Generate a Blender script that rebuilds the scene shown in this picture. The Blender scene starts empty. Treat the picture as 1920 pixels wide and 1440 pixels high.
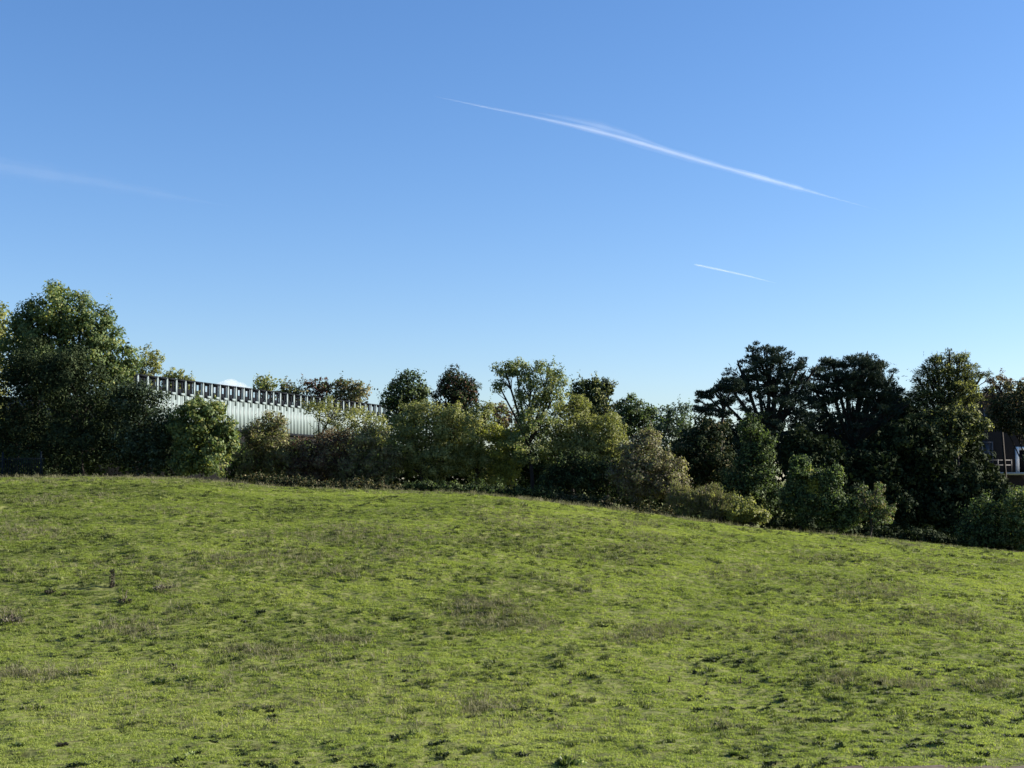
import bpy, math, random
import numpy as np
from mathutils import Vector

R = math.radians
rng = np.random.default_rng(7)
random.seed(7)
sc = bpy.context.scene
COL = sc.collection

# ------------------------------------------------------------------ camera, sky, sun, exposure
HFOV = R(42.0)
F = 960.0 / math.tan(HFOV / 2)            # focal length in pixels of the 1920 px photograph
HORIZON = 900.0
PITCH = math.atan((HORIZON - 720.0) / F)
cam_d = bpy.data.cameras.new('camera')
cam_d.sensor_width = 36.0
cam_d.angle = HFOV
cam_d.clip_start = 0.2
cam_d.clip_end = 90000.0
cam = bpy.data.objects.new('camera', cam_d)
COL.objects.link(cam)
cam.location = (0, 0, 0)
cam.rotation_euler = (R(90) + PITCH, 0, 0)
sc.camera = cam

SUN_AZ, SUN_EL = R(78), R(23)             # azimuth clockwise from +Y (towards +X)
world = bpy.data.worlds.new('World')
sc.world = world
world.use_nodes = True
wn, wl = world.node_tree.nodes, world.node_tree.links
bg = wn['Background']
sky = wn.new('ShaderNodeTexSky')
sky.sky_type = 'NISHITA'
sky.sun_disc = False
sky.sun_elevation = SUN_EL
sky.sun_rotation = SUN_AZ
sky.altitude = 0
sky.air_density = 1.0
sky.dust_density = 0.35
sky.ozone_density = 2.4
hs = wn.new('ShaderNodeHueSaturation')
hs.inputs['Saturation'].default_value = 1.22
gm = wn.new('ShaderNodeGamma'); gm.inputs[1].default_value = .92
tn = wn.new('ShaderNodeMix'); tn.data_type = 'RGBA'; tn.blend_type = 'MULTIPLY'; tn.inputs[0].default_value = 1.0
tn.inputs[7].default_value = (.80, .855, 1.04, 1)
wl.new(sky.outputs[0], gm.inputs[0])
wl.new(gm.outputs[0], hs.inputs['Color'])
wl.new(hs.outputs[0], tn.inputs[6])
wl.new(tn.outputs[2], bg.inputs[0])
bg.inputs[1].default_value = 0.067

sun_d = bpy.data.lights.new('sun', 'SUN')
sun_d.energy = 5.0
sun_d.angle = R(0.5)
sun_d.color = (1.0, 0.93, 0.82)
sun = bpy.data.objects.new('sun', sun_d)
COL.objects.link(sun)
SUN_DIR = Vector((math.sin(SUN_AZ) * math.cos(SUN_EL), math.cos(SUN_AZ) * math.cos(SUN_EL), math.sin(SUN_EL)))
sun.rotation_euler = SUN_DIR.to_track_quat('Z', 'Y').to_euler()
sun.location = (60, 30, 60)

sc.view_settings.view_transform = 'Standard'
sc.view_settings.look = 'None'
sc.view_settings.gamma = 1.0
sc.view_settings.use_curve_mapping = False
sc.view_settings.exposure = 1.6
sc.cycles.max_bounces = 6
sc.cycles.transparent_max_bounces = 16
sc.cycles.volume_bounces = 1

# ------------------------------------------------------------------ helpers
cp, sp_ = math.cos(PITCH), math.sin(PITCH)


def ray(px, py):
    """tangents (x/y, z/y) of the sight line through a photograph pixel"""
    u, v = (px - 960.0) / F, (720.0 - py) / F
    d = cp - v * sp_
    return u / d, (sp_ + v * cp) / d


def at(px, py, Y):
    t, e = ray(px, py)
    return np.array((t * Y, Y, e * Y))


def tag(o, label=None, cat=None, group=None, kind=None):
    if label: o['label'] = label
    if cat: o['category'] = cat
    if group: o['group'] = group
    if kind: o['kind'] = kind
    return o


def link(name, me, parent=None, mats=()):
    o = bpy.data.objects.new(name, me)
    COL.objects.link(o)
    if parent is not None: o.parent = parent
    if me is not None and len(me.materials) == 0:
        for m in mats: me.materials.append(m)
    return o


def empty(name, loc):
    o = bpy.data.objects.new(name, None)
    COL.objects.link(o)
    o.location = loc
    o.empty_display_size = 0.3
    return o


def mesh_np(name, V, faces_n, loops, smooth=False):
    """mesh from arrays: vertices, loop count per face, flat loop indices"""
    me = bpy.data.meshes.new(name)
    V = np.asarray(V, dtype=np.float32)
    faces_n = np.asarray(faces_n, dtype=np.int32)
    loops = np.asarray(loops, dtype=np.int32)
    me.vertices.add(len(V)); me.vertices.foreach_set('co', V.ravel())
    me.loops.add(len(loops)); me.loops.foreach_set('vertex_index', loops)
    me.polygons.add(len(faces_n))
    st = np.concatenate(([0], np.cumsum(faces_n)[:-1])).astype(np.int32)
    me.polygons.foreach_set('loop_start', st)
    if smooth: me.polygons.foreach_set('use_smooth', np.ones(len(faces_n), dtype=bool))
    me.update(calc_edges=True)
    return me


def attr(me, name, data, domain='POINT', typ='FLOAT'):
    a = me.attributes.new(name, typ, domain)
    a.data.foreach_set('value', np.asarray(data, dtype=np.float32))


class MB:
    """collects boxes and tubes into one mesh"""
    def __init__(s): s.V, s.Fs = [], []

    def box(s, o, ax, ay, az):
        """box with corner o and edge vectors"""
        o, ax, ay, az = [np.array(q, float) for q in (o, ax, ay, az)]
        b = len(s.V)
        for k in (0, 1):
            for j in (0, 1):
                for i in (0, 1):
                    s.V.append(o + ax * i + ay * j + az * k)
        fl = [(0, 2, 3, 1), (4, 5, 7, 6), (0, 1, 5, 4), (2, 6, 7, 3), (0, 4, 6, 2), (1, 3, 7, 5)]
        if np.dot(np.cross(ax, ay), az) < 0: fl = [f[::-1] for f in fl]
        s.Fs += [tuple(b + q for q in f) for f in fl]
        return s

    def tube(s, pts, rad, n=6, cap=True):
        pts = [np.array(p, float) for p in pts]
        b0 = len(s.V)
        for i, p in enumerate(pts):
            d = pts[min(i + 1, len(pts) - 1)] - pts[max(i - 1, 0)]
            d = d / (np.linalg.norm(d) + 1e-9)
            a = np.cross(d, (0.31, 0.95, 0.07) if abs(d[2]) > .6 else (0, 0, 1)); a /= np.linalg.norm(a) + 1e-9
            c = np.cross(d, a)
            for k in range(n):
                w = 2 * math.pi * k / n
                s.V.append(p + rad[i] * (math.cos(w) * a + math.sin(w) * c))
        for i in range(len(pts) - 1):
            for k in range(n):
                k2 = (k + 1) % n
                s.Fs.append((b0 + i * n + k, b0 + i * n + k2, b0 + (i + 1) * n + k2, b0 + (i + 1) * n + k))
        if cap:
            s.Fs.append(tuple(b0 + k for k in range(n))[::-1])
            s.Fs.append(tuple(b0 + (len(pts) - 1) * n + k for k in range(n)))
        return s

    def mesh(s, name, smooth=False):
        me = mesh_np(name, np.array(s.V), [len(f) for f in s.Fs], [i for f in s.Fs for i in f], smooth)
        return me

    def build(s, name, mat, parent=None, smooth=False, origin=None):
        if origin is not None:
            o_ = np.array(origin, float); s.V = [v - o_ for v in s.V]
        ob = link(name, s.mesh(name, smooth), parent, [mat])
        return ob


# value noise in numpy (for terrain and scattering)
_perm = np.random.default_rng(3).random((256, 256))


def vnoise(x, y):
    xi, yi = np.floor(x).astype(int), np.floor(y).astype(int)
    fx, fy = x - xi, y - yi
    fx, fy = fx * fx * (3 - 2 * fx), fy * fy * (3 - 2 * fy)
    g = lambda a, b: _perm[a % 256, b % 256]
    return ((g(xi, yi) * (1 - fx) + g(xi + 1, yi) * fx) * (1 - fy)
            + (g(xi, yi + 1) * (1 - fx) + g(xi + 1, yi + 1) * fx) * fy) * 2 - 1


def fbm(x, y, o=3):
    s, a = 0, 1.0
    for k in range(o):
        s = s + a * vnoise(x * 2 ** k + 17.3 * k, y * 2 ** k + 5.1 * k); a *= .5
    return s / (2 - 2.0 ** (1 - o))


# ------------------------------------------------------------------ materials
def mat_nodes(name):
    m = bpy.data.materials.new(name)
    m.use_nodes = True
    nt = m.node_tree
    return m, nt, nt.nodes['Principled BSDF'], nt.nodes['Material Output']


def ramp(nt, stops, fac=None):
    r = nt.nodes.new('ShaderNodeValToRGB')
    el = r.color_ramp.elements
    while len(el) < len(stops): el.new(0.5)
    for e, (p, c) in zip(el, stops):
        e.position = p; e.color = (*c, 1)
    if fac is not None: nt.links.new(fac, r.inputs[0])
    return r


def noise_fac(nt, scale, detail=4, coord='Object', rough=.6, stretch=None):
    tc = nt.nodes.new('ShaderNodeTexCoord')
    n = nt.nodes.new('ShaderNodeTexNoise')
    n.inputs['Scale'].default_value = scale
    n.inputs['Detail'].default_value = detail
    n.inputs['Roughness'].default_value = rough
    src = tc.outputs[coord]
    if stretch:
        mp = nt.nodes.new('ShaderNodeMapping'); mp.inputs['Scale'].default_value = stretch
        nt.links.new(src, mp.inputs[0]); src = mp.outputs[0]
    nt.links.new(src, n.inputs['Vector'])
    return n.outputs['Fac']


def plain(name, c1, c2, scale=3.0, rough=.7, bump=.0, metallic=0.0, stretch=None, spec=.3):
    m, nt, b, out = mat_nodes(name)
    f = noise_fac(nt, scale, 5, stretch=stretch)
    r = ramp(nt, [(.3, c1), (.7, c2)], f)
    nt.links.new(r.outputs[0], b.inputs['Base Color'])
    b.inputs['Roughness'].default_value = rough
    b.inputs['Metallic'].default_value = metallic
    b.inputs['Specular IOR Level'].default_value = spec
    if bump:
        bp = nt.nodes.new('ShaderNodeBump'); bp.inputs['Strength'].default_value = bump; bp.inputs['Distance'].default_value = .03
        nt.links.new(f, bp.inputs['Height']); nt.links.new(bp.outputs[0], b.inputs['Normal'])
    return m


def leaf_mat(name, dark, mid, light, transl=.35, rough=.55, spec=.25, source='tint', instancer=False):
    """leaf tissue: colour from the leaf's own tint, some light passing through"""
    m, nt, b, out = mat_nodes(name)
    a = nt.nodes.new('ShaderNodeAttribute'); a.attribute_name = source
    if instancer: a.attribute_type = 'INSTANCER'
    r = ramp(nt, [(.08, dark), (.5, mid), (.95, light)], a.outputs['Fac'])
    nt.links.new(r.outputs[0], b.inputs['Base Color'])
    b.inputs['Roughness'].default_value = rough
    b.inputs['Specular IOR Level'].default_value = spec
    t = nt.nodes.new('ShaderNodeBsdfTranslucent')
    g = nt.nodes.new('ShaderNodeMix'); g.data_type = 'RGBA'; g.blend_type = 'MULTIPLY'
    g.inputs[0].default_value = 1.0
    nt.links.new(r.outputs[0], g.inputs[6]); g.inputs[7].default_value = (1.25, 1.30, .70, 1)
    nt.links.new(g.outputs[2], t.inputs[0])
    mx = nt.nodes.new('ShaderNodeMixShader'); mx.inputs[0].default_value = transl
    nt.links.new(b.outputs[0], mx.inputs[1]); nt.links.new(t.outputs[0], mx.inputs[2])
    nt.links.new(mx.outputs[0], out.inputs['Surface'])
    return m


LM = {
    'green':  leaf_mat('leaf_green', (0.039, 0.063, 0.026), (0.090, 0.131, 0.048), (0.172, 0.209, 0.083), 0.35, 0.6, 0.15),
    'gold':   leaf_mat('leaf_gold_green', (0.078, 0.091, 0.029), (0.182, 0.195, 0.058), (0.286, 0.276, 0.094), 0.38, 0.6, 0.15),
    'yellow': leaf_mat('leaf_yellow_green', (0.132, 0.150, 0.031), (0.264, 0.278, 0.060), (0.360, 0.348, 0.096), 0.4, 0.6, 0.15),
    'olive':  leaf_mat('leaf_olive', (0.083, 0.099, 0.039), (0.189, 0.204, 0.078), (0.310, 0.302, 0.121), 0.36, 0.6, 0.15),
    'brown':  leaf_mat('leaf_brown_olive', (0.066, 0.056, 0.034), (0.147, 0.128, 0.070), (0.240, 0.209, 0.109), 0.25, 0.7, 0.1),
    'rust':   leaf_mat('leaf_rust', (0.044, 0.024, 0.020), (0.097, 0.053, 0.037), (0.143, 0.097, 0.053), 0.22, 0.7, 0.1),
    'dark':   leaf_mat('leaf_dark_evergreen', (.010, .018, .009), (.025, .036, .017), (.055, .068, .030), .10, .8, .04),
    'pine':   leaf_mat('pine_needle', (0.012, 0.020, 0.017), (0.027, 0.043, 0.031), (0.058, 0.075, 0.048), 0.05, 0.75, 0.05),
    'blue':   leaf_mat('leaf_blue_green', (0.034, 0.052, 0.039), (0.075, 0.104, 0.068), (0.130, 0.159, 0.098), 0.2, 0.7, 0.1),
    'grey':   leaf_mat('leaf_grey_brown', (0.062, 0.055, 0.037), (0.131, 0.115, 0.075), (0.213, 0.188, 0.120), 0.2, 0.7, 0.1),
}
BARK = plain('bark', (.018, .014, .011), (.045, .036, .028), 9.0, .9, .6, stretch=(4, 4, .7))
BARK_D = plain('bark_dark', (.010, .008, .006), (.026, .020, .016), 9.0, .9, .6, stretch=(4, 4, .7))

# ------------------------------------------------------------------ terrain
_cp = np.array([(-900, 925), (-500, 905), (-200, 895), (0, 890), (150, 888), (330, 890), (450, 901), (600, 911), (750, 914), (900, 920),
                (1040, 936), (1200, 956), (1400, 983), (1600, 1000), (1700, 1009), (1800, 1020), (1920, 1031), (2200, 1065), (2700, 1110)], float) + np.array((0, 9.0))
_tt = np.linspace(-.9, .9, 721)
_te = np.interp(_tt, [ray(a, b)[0] for a, b in _cp], [ray(a, b)[1] for a, b in _cp])
_k = np.exp(-.5 * (np.arange(-14, 15) / 6.0) ** 2); _k /= _k.sum()
_te = np.convolve(np.pad(_te, 14, mode='edge'), _k, mode='valid')
Y0, YC = 25.0, 70.0
E0 = ray(960, 1437)[1]


def ground(x, y, fine=True):
    """height of the field: rises from the path to a crest about 70 m off, falls away behind it"""
    x, y = np.asarray(x, float), np.asarray(y, float)
    yy = np.clip(y, 23.0, 400.0)
    t = x / yy
    ec = np.interp(t, _tt, _te)
    s = (yy - Y0) / (YC - Y0)
    e_in = E0 + (ec - E0) * (1 - (1 - np.minimum(s, 1)) ** 2)
    e_out = ec - .00010 * (yy - YC) ** 2
    z = np.where(yy <= YC, e_in, e_out) * yy
    zc = ec * YC
    z = np.where(yy > YC, np.maximum(z, zc - 2.6), z)
    k = np.clip((yy - 110) / 200, 0, 1); k = k * k * (3 - 2 * k)
    z = z * (1 - k) + (-3.0) * k
    inside = np.clip((y - 23) / 3, 0, 1) * np.clip((90 - y) / 15, 0, 1)
    # a low bank across the foot of the slope, and long soft swells
    bank = .16 * np.exp(-((y - 33.5 - .08 * x) / 1.6) ** 2) * np.clip((6 - x) / 14, 0, 1)
    sw = .26 * fbm(x * .075 + 3, y * .13 + 8, 2) - .30 * np.exp(-((x + 3) / 9) ** 2 - ((y - 31) / 4) ** 2)
    edge = np.clip((YC - 2 - y) / 14, 0, 1) + .12
    z = z + inside * (bank + sw * np.minimum(edge, 1))
    if fine:
        z = z + inside * (.06 * fbm(x * .8, y * 1.1, 2) + .06 * np.abs(vnoise(x * 1.5 + 40, y * 1.9)) + .05 * np.maximum(vnoise(x * 2.6, y * 3.0), -.1))
    return z


def gz(x, y): return float(ground(x, y, False))


def coords(lo, hi, step, far_lo, far_hi):
    c = list(np.arange(lo, hi + 1e-6, step))
    g, a = step, hi
    while a < far_hi: g *= 1.22; a += g; c.append(min(a, far_hi))
    g, a = step, lo
    while a > far_lo: g *= 1.22; a -= g; c.insert(0, max(a, far_lo))
    return np.array(c)


xs = coords(-36, 36, .18, -6000, 6000)
ys = coords(21.5, 78, .15, -600, 9000)
X, Y = np.meshgrid(xs, ys)
Z = ground(X, Y)
nx, ny = len(xs), len(ys)
idx = np.arange(nx * ny).reshape(ny, nx)
quads = np.stack([idx[:-1, :-1], idx[:-1, 1:], idx[1:, 1:], idx[1:, :-1]], -1).reshape(-1, 4)
field_me = mesh_np('field', np.stack([X, Y, Z], -1).reshape(-1, 3), np.full(len(quads), 4), quads.ravel(), True)
m, nt, b, out = mat_nodes('meadow_soil_and_turf')
f1 = noise_fac(nt, .35, 6)
f2 = noise_fac(nt, 5.0, 4)
r1 = ramp(nt, [(.3, (.10, .115, .035)), (.55, (.16, .175, .055)), (.75, (.19, .185, .068))], f1)
r2 = ramp(nt, [(.3, (.45, .42, .40)), (.6, (1, 1, 1))], f2)
mx = nt.nodes.new('ShaderNodeMix'); mx.data_type = 'RGBA'; mx.blend_type = 'MULTIPLY'; mx.inputs[0].default_value = 1
nt.links.new(r1.outputs[0], mx.inputs[6]); nt.links.new(r2.outputs[0], mx.inputs[7])
nt.links.new(mx.outputs[2], b.inputs['Base Color'])
b.inputs['Roughness'].default_value = .95; b.inputs['Specular IOR Level'].default_value = .1
bp = nt.nodes.new('ShaderNodeBump'); bp.inputs['Strength'].default_value = .8; bp.inputs['Distance'].default_value = .05
nt.links.new(f2, bp.inputs['Height']); nt.links.new(bp.outputs[0], b.inputs['Normal'])
field = link('field', field_me, None, [m])
tag(field, 'sloping green meadow rising to a low crest', 'field', kind='structure')

# worn path along the foot of the slope (a sliver at the bottom edge of the picture)
pm = plain('path_earth', (.055, .036, .028), (.100, .072, .058), 6.0, .95, .5)
px_ = np.arange(-40, 40.01, .4)
near = 22.1 + .10 * fbm(px_ * .3, px_ * 0 + 2.0)
far_ = 25.0 + .10 * fbm(px_ * .45, px_ * 0 + 9.0, 3) + np.clip(px_, -5, 10) * .010
rows = []
for k in np.linspace(0, 1, 12):
    yk = near * (1 - k) + far_ * k
    rows.append(np.stack([px_, yk, ground(px_, yk) + .012 * math.sin(math.pi * k) + .006], -1))
P = np.array(rows); n1, n0 = P.shape[:2]
idx = np.arange(n0 * n1).reshape(n1, n0)
q = np.stack([idx[:-1, :-1], idx[:-1, 1:], idx[1:, 1:], idx[1:, :-1]], -1).reshape(-1, 4)
path = link('path', mesh_np('path', P.reshape(-1, 3), np.full(len(q), 4), q.ravel(), True), None, [pm])
tag(path, 'bare brown earth path along the foot of the meadow', 'path', kind='structure')

# ------------------------------------------------------------------ buildings
def unit(v): v = np.array(v, float); return v / np.linalg.norm(v)


WHITE = plain('pale_cladding', (.125, .160, .160), (.155, .192, .190), 1.2, .5, stretch=(1, 1, .2))
COLWH = plain('pale_steel_column', (.12, .155, .16), (.15, .185, .188), 2.0, .5)
DARKM = plain('dark_steel_frame', (.004, .005, .008), (.008, .010, .013), 3.0, .8, spec=.05)
ROOFM = plain('roof_felt', (.05, .05, .05), (.09, .09, .088), 1.5, .9)
DARKBR = plain('dark_brick', (.010, .010, .010), (.016, .016, .016), 5.0, .95, .2, spec=.02)

d2 = unit((.323, .947, 0)); n2 = np.array((d2[1], -d2[0], 0)); up = np.array((0, 0, 1.0))
A0 = np.array((-29.75, 102.97, 0))          # near end of the long wall
BAY, NB = 1.35, 38
ZT, ZO, ZB = 8.28, 6.95, 4.45
bld = empty('building', (A0[0], A0[1], gz(A0[0], A0[1])))
tag(bld, 'long pale clad building with a row of dark framed openings under its roof edge', 'building')
O = np.array(bld.location)
L = BAY * NB
zg = O[2] - 1.0
body = MB()
body.box(A0 - n2 * 16 + up * zg, d2 * L, n2 * 15.9, up * (ZB - zg))
body.build('plinth', DARKBR, bld, origin=O)
deck = MB(); deck.box(A0 - n2 * 16 + up * (ZB + .003), d2 * L, n2 * 15.75, up * (ZO - .35 - ZB)); deck.build('roof_deck', ROOFM, bld, origin=O)
# cladding panels, two per bay, ribbed
pan = MB(); w = BAY / 2 - .03
pan.box(np.zeros(3), d2 * w, n2 * .06, up * (ZO - ZB))
for k in (.0, .36):
    pan.box(d2 * (k * w) + n2 * .061, d2 * (.13 * w), n2 * .022, up * (ZO - ZB))
pan_me = pan.mesh('cladding_panel'); pan_me.materials.append(WHITE)
fr_me = None
for i in range(NB):
    for j in (0, 1):
        o = link('cladding_panel', pan_me, bld)
        o.location = Vector(A0 + d2 * (i * BAY + j * BAY / 2 + .015) - n2 * .1 + up * (ZB + .01) - O)
    if i == 0:
        cm = MB(); cm.box(-d2 * .125 - n2 * .10, d2 * .20, n2 * .13, up * (ZT - ZO + .30))
        col_me = cm.mesh('column'); col_me.materials.append(COLWH)
        fm = MB(); iw = BAY - .22; h = ZT - ZO - .02
        x0 = .09
        s0, s1 = .38 * iw, .72 * iw        # slot that the sky shows through
        z0, z1 = .42 * h, .80 * h
        Pn = -n2 * .18
        fm.box(d2 * x0 + Pn, d2 * s0, n2 * .06, up * h)
        fm.box(d2 * (x0 + s1) + Pn, d2 * (iw - .006 - s1), n2 * .06, up * h)
        fm.box(d2 * (x0 + s0 + .001) + Pn, d2 * (s1 - s0 - .002), n2 * .058, up * z0)
        fm.box(d2 * (x0 + s0 + .001) + Pn + up * z1, d2 * (s1 - s0 - .002), n2 * .058, up * (h - z1))
        fm.box(d2 * x0 + n2 * -.019 + up * (h - .12), d2 * (iw - .006), n2 * .10, up * .14)   # projecting head
        fr_me = fm.mesh('infill_frame'); fr_me.materials.append(DARKM)
    if i == 0:
        sm_ = MB(); sm_.box(np.zeros(3), d2 * (iw * .5), n2 * .08, up * .2); lit_return_me = sm_.mesh('lit_return'); lit_return_me.materials.append(COLWH)  # pale piece added to stand for the sunlit return of each opening
    o = link('lit_return', lit_return_me, bld); o.location = Vector(A0 + d2 * (i * BAY + .10 + iw * .45) + n2 * -.015 + up * (ZO + .014) - O)
    o = link('column', col_me, bld); o.location = Vector(A0 + d2 * (i * BAY) + up * (ZO - .36) - O)
    o = link('infill_frame', fr_me, bld); o.location = Vector(A0 + d2 * (i * BAY) + up * (ZO + .012) - O)
lb = MB(); lb.box(A0 + up * (ZB - .25) - n2 * .08, d2 * L, n2 * .16, up * .24); lb.build('base_rail', DARKM, bld, origin=O)

# dim building behind the trees at the right edge
YH = 112.0
hb = at(1700, 900, YH)
house = empty('building', (at(1840, 900, YH)[0], YH, gz(at(1840, 900, YH)[0], YH)))
tag(house, 'dark brick building with a terrace, half hidden behind the trees at the right edge', 'building')
OH = np.array(house.location)
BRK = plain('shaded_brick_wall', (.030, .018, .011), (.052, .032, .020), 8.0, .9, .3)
STONE = plain('pale_stone_trim', (.42, .41, .38), (.55, .53, .50), 4.0, .8)
WIN = plain('window_glass_dim', (.03, .03, .032), (.045, .045, .048), .5, .25, spec=.35)
WDIM = plain('dimmed_pale_frame', (.07, .066, .07), (.10, .096, .10), 3, .6)  # pale frames and railing, their shade mixed into a greyer colour
WFR = plain('white_window_frame', (.70, .70, .68), (.78, .78, .76), 3, .6)
xL, xR = at(1838, 800, YH)[0], at(2010, 800, YH)[0]
zTop, zTer, zMid = at(1870, 737, YH)[2], at(1900, 886, YH)[2], at(1870, 822, YH)[2]
X_ = np.array((1.0, 0, 0)); Y_ = np.array((0, 1.0, 0))
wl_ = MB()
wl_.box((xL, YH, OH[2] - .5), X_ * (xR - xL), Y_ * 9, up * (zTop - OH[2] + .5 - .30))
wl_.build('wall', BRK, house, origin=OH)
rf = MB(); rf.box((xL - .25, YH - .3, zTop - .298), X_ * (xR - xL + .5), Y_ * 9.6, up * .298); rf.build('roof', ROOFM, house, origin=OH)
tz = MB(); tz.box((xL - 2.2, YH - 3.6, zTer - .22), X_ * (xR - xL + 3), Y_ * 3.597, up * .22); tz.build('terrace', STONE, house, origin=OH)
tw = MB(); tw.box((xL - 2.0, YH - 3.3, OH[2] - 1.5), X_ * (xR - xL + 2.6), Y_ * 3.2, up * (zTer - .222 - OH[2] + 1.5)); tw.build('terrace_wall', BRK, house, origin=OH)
rail = MB()
for hgt in (.55, .95): rail.box((xL - 2.1, YH - 3.5, zTer + hgt), X_ * (at(1868, 880, YH)[0] - xL + 2.1), Y_ * .05, up * .06)
for kx in np.arange(xL - 2.1, at(1868, 880, YH)[0], 1.1): rail.box((kx, YH - 3.52, zTer + .001), X_ * .06, Y_ * .06, up * 1.06)
rail.build('railing', WDIM, house, origin=OH)


def window(x0, x1, z0, z1, bars=1):
    f_ = MB(); y_ = YH - .06
    f_.box((x0, y_, z0), X_ * .12, Y_ * .055, up * (z1 - z0)); f_.box((x1 - .12, y_, z0), X_ * .12, Y_ * .055, up * (z1 - z0))
    f_.box((x0 + .121, y_, z0), X_ * (x1 - x0 - .242), Y_ * .055, up * .12); f_.box((x0 + .121, y_, z1 - .12), X_ * (x1 - x0 - .242), Y_ * .055, up * .12)
    fo = f_.build('window', WDIM, house, origin=OH)
    g_ = MB(); g_.box((x0 + .121, y_ + .02, z0 + .121), X_ * (x1 - x0 - .242), Y_ * .03, up * (z1 - z0 - .242))
    g_.build('pane', WIN, fo, origin=OH)


wx = lambda p: at(p, 850, YH)[0]
window(wx(1841), wx(1862), zTer + .25, at(1850, 828, YH)[2])
window(wx(1846), wx(1860), zMid + .6, zTop - 1.2)
df = MB()
ya = YH - .20; xa, xb = wx(1903), wx(1932); za = at(1900, 838, YH)[2]
df.box((xa, ya, zTer + .002), X_ * .28, Y_ * .195, up * (za - zTer)); df.box((xb, ya, zTer + .002), X_ * .28, Y_ * .195, up * (za - zTer))
df.box((xa + .281, ya, za - .26), X_ * (xb - xa - .282), Y_ * .195, up * .26)
dob = df.build('door_surround', WFR, house, origin=OH)
dd = MB(); dd.box((xa + .281, YH - .08, zTer + .004), X_ * (xb - xa - .282), Y_ * .06, up * (za - zTer - .27)); dd.build('door', DARKM, house, origin=OH)

# ------------------------------------------------------------------ trees and shrubs
def leaves(cent, axes, L, W, tint, normals=None):
    """diamond leaves: centre, long axis, length, width"""
    n = len(cent)
    rnd = rng.normal(size=(n, 3))
    if normals is not None:
        rnd = normals
        axes = axes - rnd * (axes * rnd).sum(1, keepdims=True)
        axes = axes / (np.linalg.norm(axes, axis=1, keepdims=True) + 1e-9)
    bax = np.cross(axes, rnd); bax /= np.linalg.norm(bax, axis=1, keepdims=True) + 1e-9
    up_ = np.cross(axes, bax)
    L = L[:, None]; W = W[:, None]
    v = np.stack([cent - axes * L * .5, cent + bax * W * .5 + up_ * W * .12, cent + axes * L * .5, cent - bax * W * .5 + up_ * W * .12], 1).reshape(-1, 3)
    lo = np.arange(4 * n)
    me = mesh_np('crown', v, np.full(n, 4), lo)
    attr(me, 'tint', np.repeat(tint, 4))
    return me


def rdir(n):
    d = rng.normal(size=(n, 3)); return d / np.linalg.norm(d, axis=1, keepdims=True)


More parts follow.
